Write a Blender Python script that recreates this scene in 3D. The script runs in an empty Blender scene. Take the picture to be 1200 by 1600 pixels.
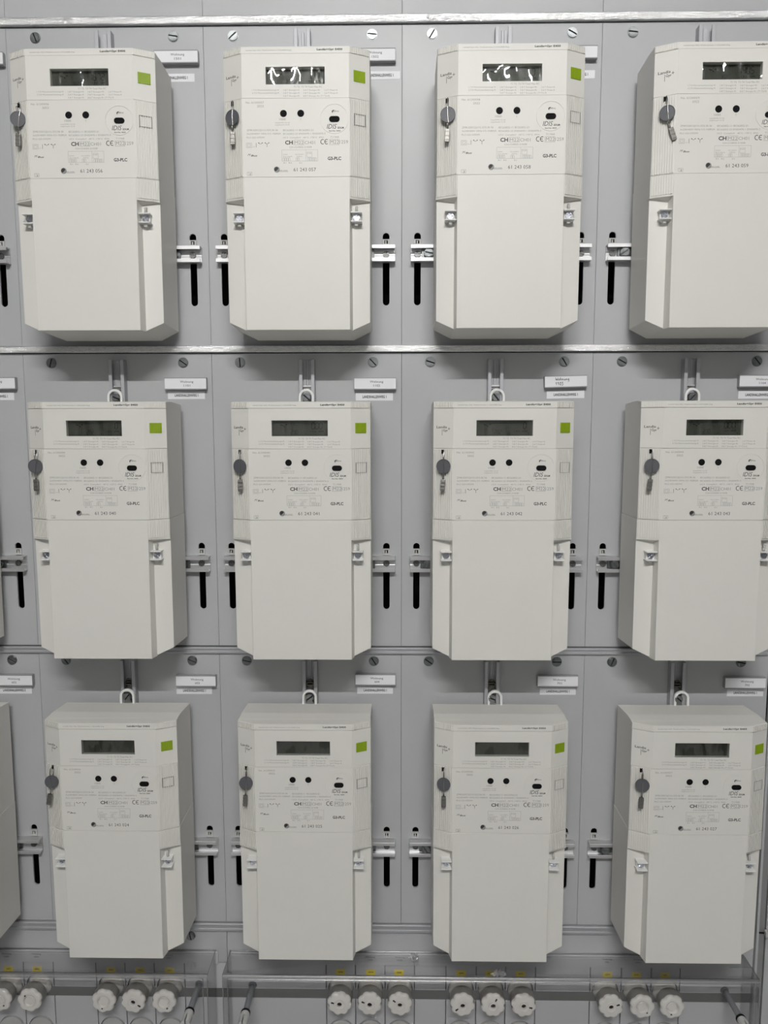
import bpy, bmesh, math, random
from mathutils import Vector, Matrix
from mathutils.geometry import tessellate_polygon
random.seed(7)
C = bpy.context.scene
COL = C.collection
Z0 = 1.45                      # height of the working origin above the floor (m)
V = 0.4037                     # vertical pitch of the meter rows (m)
PH = 0.25                      # horizontal pitch of the columns (m)
PI = math.pi

# ------------------------------------------------------------ camera
cam_d = bpy.data.cameras.new('camera'); cam = bpy.data.objects.new('camera', cam_d); COL.objects.link(cam)
cam_d.sensor_fit = 'HORIZONTAL'; cam_d.sensor_width = 36.0; cam_d.lens = 36.0
PIT, YAW, ROL = 0.11357, 0.015824, -0.0014305
R0 = Vector((math.cos(YAW), math.sin(YAW), 0)); F0 = Vector((-math.sin(YAW), math.cos(YAW), 0)); EZ = Vector((0, 0, 1))
FW = math.cos(PIT)*F0 - math.sin(PIT)*EZ; UP = math.sin(PIT)*F0 + math.cos(PIT)*EZ
RT = math.cos(ROL)*R0 + math.sin(ROL)*UP; UP2 = -math.sin(ROL)*R0 + math.cos(ROL)*UP
cm = Matrix((RT, UP2, -FW)).transposed().to_4x4()
cm.translation = Vector((-0.00723, -1.0231, 0.01224 + Z0))
cam.matrix_world = cm
cam_d.clip_start = 0.02
C.camera = cam

# ------------------------------------------------------------ world, exposure
w = bpy.data.worlds.new('room_world'); C.world = w; w.use_nodes = True
w.node_tree.nodes['Background'].inputs[0].default_value = (0.9, 0.95, 1.0, 1)
w.node_tree.nodes['Background'].inputs[1].default_value = 0.05
C.view_settings.view_transform = 'Standard'; C.view_settings.look = 'None'
C.view_settings.gamma = 1; C.view_settings.use_curve_mapping = False
C.view_settings.exposure = 0.58
LAMP_POWER = 410.0            # strength of the fluorescent tube's surface

# ------------------------------------------------------------ materials
def mat(name, col, rough=0.5, metal=0.0, bump=0.0, bscale=400.0, var=0.0, vscale=8.0, spec=0.5, coat=0.0, stretch=None, rvar=0.0):
    m = bpy.data.materials.new(name); m.use_nodes = True
    nt = m.node_tree; n = nt.nodes; l = nt.links; p = n['Principled BSDF']
    p.inputs['Base Color'].default_value = (*col, 1); p.inputs['Roughness'].default_value = rough
    p.inputs['Metallic'].default_value = metal; p.inputs['Specular IOR Level'].default_value = spec
    p.inputs['Coat Weight'].default_value = coat
    tc = n.new('ShaderNodeTexCoord'); mp = n.new('ShaderNodeMapping'); l.new(tc.outputs['Object'], mp.inputs[0])
    if stretch: mp.inputs['Scale'].default_value = stretch
    if bump:
        t = n.new('ShaderNodeTexNoise'); t.inputs['Scale'].default_value = bscale; t.inputs['Detail'].default_value = 3
        l.new(mp.outputs[0], t.inputs['Vector'])
        b = n.new('ShaderNodeBump'); b.inputs['Strength'].default_value = bump; b.inputs['Distance'].default_value = 0.0005
        l.new(t.outputs['Fac'], b.inputs['Height']); l.new(b.outputs[0], p.inputs['Normal'])
    if var or rvar:
        t = n.new('ShaderNodeTexNoise'); t.inputs['Scale'].default_value = vscale; t.inputs['Detail'].default_value = 5
        t.inputs['Roughness'].default_value = 0.6
        l.new(mp.outputs[0], t.inputs['Vector'])
        if var:
            r = n.new('ShaderNodeMapRange'); r.inputs[1].default_value = .3; r.inputs[2].default_value = .7
            r.inputs[3].default_value = 1-var; r.inputs[4].default_value = 1+var
            l.new(t.outputs['Fac'], r.inputs[0])
            x = n.new('ShaderNodeMix'); x.data_type = 'RGBA'; x.blend_type = 'MULTIPLY'; x.inputs[0].default_value = 1
            x.inputs[6].default_value = (*col, 1); l.new(r.outputs[0], x.inputs[7]); l.new(x.outputs[2], p.inputs['Base Color'])
        if rvar:
            r = n.new('ShaderNodeMapRange'); r.inputs[1].default_value = .3; r.inputs[2].default_value = .7
            r.inputs[3].default_value = rough-rvar; r.inputs[4].default_value = rough+rvar
            l.new(t.outputs['Fac'], r.inputs[0]); l.new(r.outputs[0], p.inputs['Roughness'])
    return m
def clear(name, tint, gloss_rough, base, edge, blend=0.35):
    """thin clear plastic: see-through with a mirror-like skin that grows towards grazing angles"""
    m = bpy.data.materials.new(name); m.use_nodes = True; nt = m.node_tree; n = nt.nodes; l = nt.links
    n.remove(n['Principled BSDF']); o = n['Material Output']
    t = n.new('ShaderNodeBsdfTransparent'); t.inputs[0].default_value = (*tint, 1)
    g = n.new('ShaderNodeBsdfGlossy'); g.inputs['Roughness'].default_value = gloss_rough
    lw = n.new('ShaderNodeLayerWeight'); lw.inputs[0].default_value = blend
    r = n.new('ShaderNodeMapRange'); r.inputs[3].default_value = base; r.inputs[4].default_value = edge
    l.new(lw.outputs['Fresnel'], r.inputs[0])
    x = n.new('ShaderNodeMixShader'); l.new(r.outputs[0], x.inputs[0]); l.new(t.outputs[0], x.inputs[1]); l.new(g.outputs[0], x.inputs[2])
    l.new(x.outputs[0], o.inputs[0])
    return m, n, l, g
M = {}
M['panel'] = mat('grey_panel_paint', (.452, .460, .474), .44, bump=.10, bscale=900, var=.03, vscale=5, rvar=.07)
M['module'] = mat('grey_module_plastic', (.54, .54, .56), .42, bump=.05, bscale=900)
M['ivory'] = mat('ivory_plastic', (.735, .724, .683), .46, bump=.16, bscale=1600, var=.012, vscale=20)
M['white'] = mat('white_plastic', (.80, .80, .79), .35)
M['print'] = mat('grey_print', (.30, .295, .285), .6)
M['black_print'] = mat('black_print', (.02, .02, .022), .6)
M['paper'] = mat('white_paper', (.82, .82, .85), .6)
M['green'] = mat('olive_green_plastic', (.26, .375, .012), .4)
M['black'] = mat('black_plastic_and_slot_shade', (.006, .006, .007), .7, spec=.15)
M['alu'] = mat('brushed_aluminium', (.76, .76, .77), .22, 1.0, bump=.7, bscale=4200, stretch=(.03, 1, 1), var=.08, vscale=60, rvar=.07)
M['profile'] = mat('extruded_aluminium', (.70, .70, .71), .44, .9, bump=.08, bscale=700, stretch=(.05, 1, 1), var=.03, vscale=40)
M['sidepaint'] = mat('dark_grey_wall_paint', (.17, .17, .17), .8, bump=.1, bscale=80)
M['bright_zinc'] = mat('blue_zinc', (.60, .62, .68), .25, 1.0, bump=.12, bscale=700)
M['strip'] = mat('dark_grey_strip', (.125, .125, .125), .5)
M['screw'] = mat('dull_steel_screw', (.20, .205, .20), .38, .9, bump=.15, bscale=900)
M['vprofile'] = mat('matt_aluminium', (.47, .475, .50), .60, .55, bump=.1, bscale=900)
M['zinc'] = mat('zinc_plated_steel', (.27, .285, .29), .36, 1.0, bump=.12, bscale=700, var=.15, vscale=150, rvar=.08)
M['dark_metal'] = mat('dark_steel', (.12, .115, .10), .35, 1.0)
M['clip'] = mat('translucent_grey_clip', (.50, .50, .49), .25)
M['holder'] = mat('grey_holder_plastic', (.33, .33, .34), .4)
M['lead'] = mat('grey_seal_plastic', (.095, .098, .11), .5)
M['wire'] = mat('steel_wire', (.48, .47, .45), .25, 1.0)
M['crimp'] = mat('crimp_metal', (.25, .245, .23), .46, 1.0, bump=.3, bscale=500)
M['lcdframe'] = mat('lcd_black_bezel', (.010, .010, .010), .25)
M['lcd'] = mat('lcd_reflector', (.062, .064, .051), .45, spec=.35, var=.05, vscale=90)
M['segment'] = mat('lcd_segment', (.002, .002, .002), .9, spec=.05)
M['segment_off'] = mat('lcd_faint_segment', (.03, .033, .028), .45, spec=.6)
M['ceramic'] = mat('glazed_ceramic', (.80, .775, .735), .14, coat=.5)
M['collar'] = mat('grey_ceramic_collar', (.20, .19, .175), .35)
M['yellow'] = mat('yellow_sticker', (.88, .70, .03), .5)
M['rod'] = mat('grey_plastic_rod', (.20, .21, .225), .35)
M['gap'] = mat('dark_cavity', (.012, .012, .012), .9)
M['wallpaint'] = mat('grey_wall_paint', (.36, .36, .36), .8, bump=.1, bscale=80)
M['concrete'] = mat('light_floor_paint', (.66, .66, .65), .6, bump=.1, bscale=60, var=.06)
M['frame_dark'] = mat('dark_grey_frame', (.23, .23, .235), .45)
M['cover'], _n, _l, _g = clear('clear_cover_plastic', (.98, .98, .982), .06, .015, .55, .2)
M['cover_edge'], _n, _l, _g = clear('clear_cover_edge', (.86, .86, .88), .24, .40, .95, .4)
M['glass'], _n, _l, _g = clear('display_window', (.93, .94, .93), .02, .03, .6)
_t = _n.new('ShaderNodeTexNoise'); _t.inputs['Scale'].default_value = 75; _t.inputs['Detail'].default_value = 1
_tc = _n.new('ShaderNodeTexCoord'); _mp = _n.new('ShaderNodeMapping'); _mp.inputs['Scale'].default_value = (1, 1, .35)
_l.new(_tc.outputs['Object'], _mp.inputs[0]); _l.new(_mp.outputs[0], _t.inputs['Vector'])
_b = _n.new('ShaderNodeBump'); _b.inputs['Strength'].default_value = 1.0; _b.inputs['Distance'].default_value = .0045
_l.new(_t.outputs['Fac'], _b.inputs['Height']); _l.new(_b.outputs[0], _g.inputs['Normal'])
M['film'], _n, _l, _g = clear('torn_film', (.85, .85, .85), .5, .25, .7)
def emis(name, col, s):
    m = bpy.data.materials.new(name); m.use_nodes = True; p = m.node_tree.nodes['Principled BSDF']
    p.inputs['Base Color'].default_value = (.8, .8, .8, 1)
    p.inputs['Emission Color'].default_value = (*col, 1); p.inputs['Emission Strength'].default_value = s
    return m
M['tube'] = emis('glowing_tube', (1.0, .99, .965), LAMP_POWER)

# ------------------------------------------------------------ mesh helpers (all lengths in millimetres)
class MB:
    def __init__(s): s.v = []; s.f = []; s.m = []; s.smooth = []
    def add(s, vs, fs, mi=0, sm=False, mx=None):
        o = len(s.v)
        for p in vs:
            p = Vector(p)
            if mx is not None: p = mx @ p
            s.v.append((p.x*.001, p.y*.001, p.z*.001))
        for f in fs: s.f.append([i+o for i in f]); s.m.append(mi); s.smooth.append(sm)
        return s
    def box(s, x0, x1, y0, y1, z0, z1, mi=0, mx=None):
        x0, x1 = min(x0, x1), max(x0, x1); y0, y1 = min(y0, y1), max(y0, y1); z0, z1 = min(z0, z1), max(z0, z1)
        vs = [(x, y, z) for x in (x0, x1) for y in (y0, y1) for z in (z0, z1)]
        return s.add(vs, [(0,1,3,2),(4,6,7,5),(0,4,5,1),(2,3,7,6),(0,2,6,4),(1,5,7,3)], mi, False, mx)
    def prism(s, poly, y0, y1, holes=(), mi=0, mx=None, axis='y'):
        """polygon in x,z extruded along y (axis='y'), in x,y along z ('z') or in y,z along x ('x')"""
        loops = [list(poly)] + [list(h) for h in holes]
        mk = {'y': lambda a, b, t: (a, t, b), 'z': lambda a, b, t: (a, b, t), 'x': lambda a, b, t: (t, a, b)}[axis]
        flat = [p for lp in loops for p in lp]; n = len(flat)
        tris = tessellate_polygon([[Vector((p[0], p[1], 0)) for p in lp] for lp in loops])
        vs = [mk(p[0], p[1], y0) for p in flat] + [mk(p[0], p[1], y1) for p in flat]
        fs = []
        if len(loops) == 1: fs += [list(range(n)), list(range(n, 2*n))[::-1]]
        else: fs += [tuple(t) for t in tris] + [tuple(i+n for i in t)[::-1] for t in tris]
        o = 0
        for lp in loops:
            k = len(lp)
            for i in range(k): a, b = o+i, o+(i+1) % k; fs.append((a, b, b+n, a+n))
            o += k
        return s.add(vs, fs, mi, False, mx)
    def cyl(s, cx, cz, y0, y1, r0, r1=None, n=24, mi=0, sm=True, mx=None, caps=True):
        """cylinder or cone along y"""
        r1 = r0 if r1 is None else r1
        vs = [(cx+r0*math.cos(2*PI*i/n), y0, cz+r0*math.sin(2*PI*i/n)) for i in range(n)] + \
             [(cx+r1*math.cos(2*PI*i/n), y1, cz+r1*math.sin(2*PI*i/n)) for i in range(n)]
        s.add(vs, [(i, (i+1) % n, (i+1) % n+n, i+n) for i in range(n)], mi, sm, mx)
        if caps: s.add(vs, [list(range(n)), list(range(n, 2*n))[::-1]], mi, False, mx)
        return s
    def tube(s, pts, r, n=7, mi=0, mx=None):
        pts = [Vector(p) for p in pts]; rings = []; up = Vector((0, 1, 0))
        for i, p in enumerate(pts):
            d = (pts[min(i+1, len(pts)-1)] - pts[max(i-1, 0)]).normalized()
            a = d.cross(up)
            if a.length < 1e-3: a = d.cross(Vector((1, 0, 0)))
            a.normalize(); b = d.cross(a).normalized()
            rings.append([p + a*r*math.cos(2*PI*k/n) + b*r*math.sin(2*PI*k/n) for k in range(n)])
        vs = [q for rg in rings for q in rg]; fs = []
        for i in range(len(pts)-1):
            for k in range(n): fs.append((i*n+k, i*n+(k+1) % n, (i+1)*n+(k+1) % n, (i+1)*n+k))
        s.add(vs, fs, mi, True, mx)
        s.add(rings[0], [list(range(n))], mi, False, mx); s.add(rings[-1], [list(range(n))], mi, False, mx)
        return s
    def mesh(s, name, mats, bevel=0.0, seg=2, limit=30):
        me = bpy.data.meshes.new(name); me.from_pydata(s.v, [], s.f)
        for m in (mats if isinstance(mats, (list, tuple)) else [mats]): me.materials.append(M[m] if isinstance(m, str) else m)
        for p, mi, sm in zip(me.polygons, s.m, s.smooth): p.material_index = mi; p.use_smooth = sm
        bm = bmesh.new(); bm.from_mesh(me)
        bmesh.ops.remove_doubles(bm, verts=bm.verts, dist=2e-6)
        bmesh.ops.recalc_face_normals(bm, faces=bm.faces)
        if bevel:
            es = [e for e in bm.edges if len(e.link_faces) == 2 and e.calc_face_angle(0) > math.radians(limit)]
            bmesh.ops.bevel(bm, geom=es, offset=bevel*.001, segments=seg, affect='EDGES', profile=.6, clamp_overlap=True)
        bm.to_mesh(me); bm.free(); me.update()
        return me
def obj(name, me, parent=None, loc=(0, 0, 0), rot=None, **props):
    o = bpy.data.objects.new(name, me); COL.objects.link(o)
    if parent: o.parent = parent
    o.location = loc
    if rot: o.rotation_euler = rot
    for k, v in props.items(): o[k] = v
    return o
def thing(name, label, cat, loc=(0, 0, 0), group=None, rot=None):
    o = bpy.data.objects.new(name, None); COL.objects.link(o); o.location = loc; o.empty_display_size = .02
    if rot: o.rotation_euler = rot
    o['label'] = label; o['category'] = cat
    if group: o['group'] = group
    return o
def circle(cx, cz, r, n=24, a0=0.0, a1=2*PI):
    full = abs(a1-a0-2*PI) < 1e-6
    k = n if full else n+1
    return [(cx+r*math.cos(a0+(a1-a0)*i/n), cz+r*math.sin(a0+(a1-a0)*i/n)) for i in range(k)]
def slot(cx, z0, z1, r, n=8):
    return circle(cx, z1-r, r, n, 0, PI) + circle(cx, z0+r, r, n, PI, 2*PI)
# text turned into flat mesh faces, fitted to a width and a capital height
_tcache = {}
def text_geo(txt, bold=0.0, shear=0.0, space=1.0):
    key = (txt, bold, shear, space)
    if key in _tcache: return _tcache[key]
    cu = bpy.data.curves.new('t', 'FONT'); cu.body = txt; cu.resolution_u = 2; cu.offset = bold; cu.shear = shear; cu.size = 1
    cu.space_character = space
    ob = bpy.data.objects.new('t', cu); COL.objects.link(ob)
    dg = bpy.context.evaluated_depsgraph_get(); me = bpy.data.meshes.new_from_object(ob.evaluated_get(dg))
    vs = [(v.co.x, v.co.y) for v in me.vertices]; fs = [tuple(p.vertices) for p in me.polygons]
    bpy.data.objects.remove(ob); bpy.data.curves.remove(cu); bpy.data.meshes.remove(me)
    _tcache[key] = (vs, fs); return vs, fs
def put_text(mb, txt, x, z, wd, h, y, mi=0, bold=0.0, shear=0.0, mx=None, sz=None):
    vs, fs = text_geo(txt, bold, shear)
    if not vs: return
    x0 = min(v[0] for v in vs); x1 = max(v[0] for v in vs)
    sx = wd/(x1-x0) if sz is None else sz; k = h/.70
    mb.add([(x+(v[0]-x0)*sx, y, z+v[1]*k) for v in vs], [f[::-1] for f in fs], mi, False, mx)
def line(mb, x0, z0, x1, z1, t, y, mi=0, mx=None):
    d = Vector((x1-x0, z1-z0)); 
    if d.length == 0: return
    d.normalize(); n = Vector((-d.y, d.x))*t/2
    mb.add([(x0+n.x, y, z0+n.y), (x1+n.x, y, z1+n.y), (x1-n.x, y, z1-n.y), (x0-n.x, y, z0-n.y)], [(0, 1, 2, 3)], mi, False, mx)
def poly(mb, pts, t, y, mi=0, mx=None, close=False):
    pts = list(pts) + ([pts[0]] if close else [])
    for a, b in zip(pts, pts[1:]): line(mb, a[0], a[1], b[0], b[1], t, y, mi, mx)
def rect(mb, x0, z0, x1, z1, t, y, mi=0, mx=None): poly(mb, [(x0, z0), (x1, z0), (x1, z1), (x0, z1)], t, y, mi, mx, True)
TXT=[
  ('Landis+Gyr E450', 25.1, 35.0, 29.4, 2.0, 'b'),
  ('Landis+Gyr AG, Theilerstrasse 1, CH-6300 Zug', -56.2, 35.0, 52.0, 0.9, 'm'),
  ('T1 T2  T3 T4 Total Max RC', -1.8, -5.7, 32.7, 2.0, 'l'),
  ('1.7.0 Momentanleistung+A', -50.0, -8.6, 31.2, 1.5, 'l'),
  ('1.8.T Energie+A', -13.8, -8.9, 18.7, 1.6, 'l'),
  ('5.8.T Energie+Ri', 9.2, -9.1, 19.0, 1.6, 'l'),
  ('1.6.T Pmax+A', 33.5, -9.3, 15.3, 1.7, 'l'),
  ('2.7.0 Momentanleistung-A', -50.0, -11.8, 31.2, 1.6, 'l'),
  ('2.8.T Energie-A', -13.9, -12.1, 18.7, 1.6, 'l'),
  ('7.8.T Energie-Ri', 9.2, -12.3, 19.0, 1.6, 'l'),
  ('2.6.T Pmax-A', 33.5, -12.5, 15.3, 1.7, 'l'),
  ('5.8.T Energie-Ri', -13.9, -15.3, 18.7, 1.6, 'l'),
  ('8.8.T Energie-Rc (T=Tarif)', 9.1, -15.5, 30.2, 1.6, 'l'),
  ('2022', -44.5, -26.7, 7.8, 2.4, 'l'),
  ('1000', -19.0, -41.3, 7.4, 2.4, 'l'),
  ('imp/kWh Ci+A', -23.9, -44.6, 16.9, 1.4, 'l'),
  ('imp/kvarh Ci R', -23.9, -46.9, 16.6, 1.4, 'l'),
  ('aflms', 43.6, -32.5, 6.4, 2.0, 'm'),
  ('IDIS', 35.8, -50.9, 11.6, 5.2, 'i'),
  ('2DLM', 48.2, -50.8, 7.3, 1.9, 'b'),
  ('Reg.No. 0059', 38.5, -53.9, 13.3, 1.2, 'b'),
  ('ZMK320CQU1L1D3.36 S6', -57.0, -53.0, 36.1, 2.1, 'l'),
  ('IEC62052-11 IEC62052-21', -14.8, -53.3, 35.0, 2.1, 'l'),
  ('3x230/400V 50Hz 0.5-10(80)A', -57.1, -56.8, 39.8, 1.9, 'l'),
  ('IEC62053-23 EN50470-1 EN50470-3', -14.9, -57.1, 49.0, 1.9, 'l'),
  ('PLC-G3-OFDM', -57.2, -61.0, 20.5, 1.9, 'l'),
  ('UC3  Comp0xV  -40°C..+70°C  IP54', -14.9, -61.2, 47.0, 1.7, 'l'),
  ('T11968', 39.8, -61.0, 9.9, 1.9, 'l'),
  ('CH', -12.7, -67.9, 8.9, 4.2, 'B'),
  ('M22', -1.7, -67.7, 10.5, 3.6, 'l'),
  ('CH01', 10.1, -67.8, 12.0, 3.6, 'l'),
  ('CE', 28.6, -67.8, 8.9, 5.1, 'C'),
  ('M22', 39.8, -67.6, 10.0, 4.3, 'l'),
  ('1259', 50.6, -67.4, 9.7, 3.8, 'l'),
  ('CH-CH003-21038', -7.9, -71.9, 25.9, 1.9, 'l'),
  ('MBus', -56.5, -80.5, 11.5, 2.5, 'i'),
  ('R1  R2', -14.7, -89.1, 9.6, 1.5, 'l'),
  ('S1', 3.5, -89.2, 3.0, 1.5, 'l'),
  ('G3-PLC', 36.6, -85.5, 15.7, 3.5, 'b'),
  ('simple meter', -22.1, -97.2, 12.1, 1.1, 'm'),
]
# ------------------------------------------------------------ the room
def sbox(name, x0, x1, y0, y1, z0, z1, m):
    o = obj(name, MB().box(x0*1000, x1*1000, y0*1000, y1*1000, z0*1000, z1*1000).mesh(name, m)); o['kind'] = 'structure'; return o
RX0, RX1, RY0, RY1, RH = -2.0, 2.0, -2.9, 0.12, 2.85
sbox('floor', RX0-.1, RX1+.1, RY0-.1, RY1+.1, -.1, 0, 'concrete')
sbox('ceiling', RX0-.1, RX1+.1, RY0-.1, RY1+.1, RH, RH+.1, 'wallpaint')
sbox('wall_left', RX0-.1, RX0, RY0, RY1, 0, RH, 'sidepaint')
sbox('wall_right', RX1, RX1+.1, RY0, RY1, 0, RH, 'sidepaint')
sbox('wall_front', RX0-.1, RX1+.1, RY0-.1, RY0, 0, RH, 'wallpaint')
WB = sbox('wall_back', RX0-.1, RX1+.1, RY1, RY1+.1, 0, RH, 'gap')

# fluorescent batten on the ceiling behind the photographer, its tube parallel to the meter wall
lampt = thing('ceiling_lamp', 'long white fluorescent batten lamp on the ceiling behind the photographer', 'lamp', (0, -1.90, Z0+1.17))
b = MB().box(-490, 490, -45, 45, 60, 170)
obj('lamp_body', b.mesh('lamp_body', 'white', .8), lampt)
b = MB().cyl(0, 0, -450, 450, 8, n=16, mx=Matrix.Rotation(PI/2, 4, 'Z'))
obj('fluorescent_tube', b.mesh('fluorescent_tube', 'tube'), lampt)
for s in (-1, 1):
    b = MB().box(s*450, s*490, -18, 18, -18, 62); obj('lamp_holder', b.mesh('lamp_holder', 'white', .5), lampt)

# ------------------------------------------------------------ mounting panels
# slotted pan-head screw lying in the x,z plane, slot along x
def slotted(r, h=2.0, gap=1.5, washer=True):
    b = MB()
    if washer: b.cyl(0, 0, 0, -.6, r*1.16, r*1.12)
    b.cyl(0, 0, -.4, -h*.45, r, r*.99)
    b.box(-r*.97, r*.97, -h*.4, -h*.47, -gap/2, gap/2, 1)  # slot floor coloured black: shade inside the slot put into the colour
    a = math.asin(gap/2/r)
    for a0, a1 in ((a, PI-a), (PI+a, 2*PI-a)):
        seg = circle(0, 0, r*.98, 12, a0, a1); b.prism(seg, -h*.4, -h*.8)
        seg2 = circle(0, 0, r*.80, 12, a0+.04, a1-.04); b.prism(seg2, -h*.8, -h)
    return b
me_screw = slotted(6.0, 2.6).mesh('fixing_screw', ['zinc', 'black'], .15, 1)
def pozi(r, h=1.6):
    b = MB(); b.cyl(0, 0, 0, -h*.5, r, n=16)
    for k in range(4):
        a0 = k*PI/2+.2; seg = circle(0, 0, r*.96, 4, a0, a0+PI/2-.4) + [(r*.25*math.cos(a0+PI/4-.2), r*.25*math.sin(a0+PI/4-.2))]
        b.prism(seg, -h*.5, -h)
    return b
me_pozi = pozi(4.3, 2.0).mesh('rail_screw', 'screw', .1, 1)

HROW = ['topmost', 'second', 'third', 'bottom']
rows = [(0, 'top'), (1, 'middle'), (2, 'bottom')]
panel_top = {0: V+105.6/1000, 1: .1056, 2: -V+.1086}
panel_bot = {0: .1150, 1: -.2895, 2: -.6955}
screw_rot = {(0,1):(1.2,.15),(0,2):(-.7,.1),(0,3):(-1.0,.5),(0,4):(.1,.7),(1,1):(-1.3,.6),(1,2):(1.5,.8),(1,3):(.3,1.0),(1,4):(.5,.9),(2,1):(.9,.4),(2,2):(.2,1.0),(2,3):(.6,0),(2,4):(-1.2,.2),(2,0):(.4,.5),(0,0):(.4,.5),(1,0):(.4,1.2)}
for r, rn in rows:
    zt, zb = panel_top[r], panel_bot[r]; zr = (1-r)*V
    hw = PH*500-.18
    b = MB(); b.prism([(-hw, (zb-zr)*1000+.4), (hw, (zb-zr)*1000+.4), (hw, (zt-zr)*1000-.4), (-hw, (zt-zr)*1000-.4)], 0, 3.0,
                      holes=[slot(-104.75, -237.7, -146.5, 4.3), slot(104.75, -237.7, -146.5, 4.3)])
    me = b.mesh('mounting_panel', 'panel', .3, 2, 60)
    for c in range(0, 5):
        t = obj('mounting_panel', me, WB, ((c-2.5)*PH, 0, Z0+zr))
        for k, s in enumerate((-1, 1)):
            obj('fixing_screw', me_screw, t, (s*.0874, 0, .0934), (0, screw_rot[(r, c)][k], 0))
# plain panels above the topmost rail and the smooth strip under the lowest rail
me = MB().prism([(-124.8, -200), (124.8, -200), (124.8, 200), (-124.8, 200)], 0, 3.0).mesh('blank_panel', 'panel', .3, 2, 60)
for c in range(0, 5): obj('blank_panel', me, WB, ((c-2.5)*PH, 0, Z0+.72))
for i, (x0, x1) in enumerate(((-750, -250.3), (-249.7, 501.5))):
    b = MB().prism([(0, -49), (x1-x0, -49), (x1-x0, .3), (0, .3)], 0, 3.0)
    t = obj('lower_panel', b.mesh('lower_panel', 'panel', .3, 2, 60), WB, (x0*.001, 0, Z0-.709))
    if i == 0: obj('fixing_screw', me_screw, t, (.750-.3021, 0, -.0085), (0, 1.35, 0))
# horizontal aluminium rails between the rows
for i, (z0, z1, lab) in enumerate(((V+.1060, V+.1155, 'topmost horizontal aluminium rail, above the top row of meters'), (.1062, .1150, 'horizontal aluminium rail between top and middle meter rows'),
                    (-.2995, -.2905, 'horizontal aluminium rail between middle and bottom meter rows'), (-.7082, -.6958, 'lowest horizontal aluminium rail, below the bottom row of meters'))):
    t = thing('aluminium_rail', lab, 'rail', (0, 0, Z0+(z0+z1)/2), 'horizontal aluminium rails')
    h = (z1-z0)*500; xr = 496
    prof = [(3, -h), (-4.5, -h), (-5.2, -h+.8), (-5.2, h-.8), (-4.5, h), (3, h)] if i < 2 else [(3, -h), (-3.2, -h), (-4.0, -h+.8), (-4.0, -h*.35), (-3.0, -h*.25), (-3.0, h*.3), (-4.4, h*.45), (-4.4, h-.8), (-3.6, h), (3, h)]
    b = MB().prism(prof, -750, xr, axis='x'); obj('bar', b.mesh('bar', 'alu' if i < 2 else 'vprofile', .15, 1), t)

# ------------------------------------------------------------ aluminium C profiles
def c_section(h, d):      # polygon in (y, z): open towards the front
    l, t = 4.6, 1.5
    return [(0, -h), (-d, -h), (-d, -h+l), (-d+t, -h+l), (-d+t, -h+t), (-t-.6, -h+t), (-t-.6, -2), (-t, -1.4), (-t, 1.4), (-t-.6, 2), (-t-.6, h-t), (-d+t, h-t), (-d+t, h-l), (-d, h-l), (-d, h), (0, h)]
SEC = c_section(10.35, 12.0)
me_bar = MB().prism(SEC, -115, 115, axis='x').mesh('channel', 'profile', .25, 1)
# vertical one: section polygon in (x, y)
me_vbar = MB().prism([(z, y) for y, z in c_section(10.1, 12.0)], 8, 96.3, axis='z').mesh('channel', 'vprofile', .25, 1)
b = MB()   # little snap-in clip standing in the slot above the bar
b.box(-5.0, 5.0, 2, -1.6, .5, 3.2); b.box(-5.0, -2.2, 2, -1.8, 3, 8.6); b.box(2.2, 5.0, 2, -1.8, 3, 8.6); b.box(-5.0, 5.0, 3, -.8, 7.6, 9.2); b.box(-1.2, .6, 2, -1.2, 3, 7)
me_clip = b.mesh('slot_clip', 'clip', .3, 1)
b = MB(); b.box(-9, 9, -2.3, -5.2, -6.4, 6.4); me_plate = b.mesh('slide_nut', 'zinc', .4, 1)
b = slotted(6.1, 6.5, 1.7, False)
b.prism(circle(0, 0, 6.6, 6), -1, -4.0); me_bolt = b.mesh('fixing_bolt', ['zinc', 'black'], .3, 1)
b = MB().cyl(0, 0, 0, -5.5, 3.6, n=14); me_shank = b.mesh('bolt_shank', 'zinc')
bars = [(0, c) for c in range(0, 5)] + [(1, c) for c in range(0, 5)] + [(2, c) for c in range(0, 5)]
MNUM = {(r, c): 61243000 + {0: 55, 1: 39, 2: 23}[r] + c for r in range(3) for c in range(1, 5)}
COLN = {1: 'leftmost whole column', 2: 'second whole column', 3: 'third whole column', 4: 'rightmost column'}
def where(r, c): return '%s, %s row' % (COLN[c], rows[r][1])
def numtxt(r, c): n = str(MNUM[(r, c)]); return n[:2]+' '+n[2:5]+' '+n[5:]
for r, c in bars:
    rn = rows[r][1]
    lab = 'slotted C-profile bar behind a meter, '+where(r, c) if c else 'C-profile bar cut off at the left picture edge, %s row' % rn
    t = thing('mounting_bar', lab, 'bar', ((c-2.5)*PH+.0015, 0, Z0+(1-r)*V-.1739), 'mounting bars under the meters')
    obj('channel', me_bar, t)
    for s in (-1, 1):
        obj('slot_clip', me_clip, t, (s*.10475-.0015, 0, .0104))
        obj('rail_screw', me_pozi, t, (s*.10475-.0015, -.0021, 0), (0, random.uniform(0, 1.5), 0))
        o = obj('slide_nut', me_plate, t, ((-.0905 if s < 0 else .0805)-.0015, 0, 0))
        k = obj('fixing_bolt', me_bolt, o, (0, -.0052, 0), (0, [-.8, .7, .2, -.6, -.3, 1.0, .1][(r*5+c+s) % 7], 0))

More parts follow.
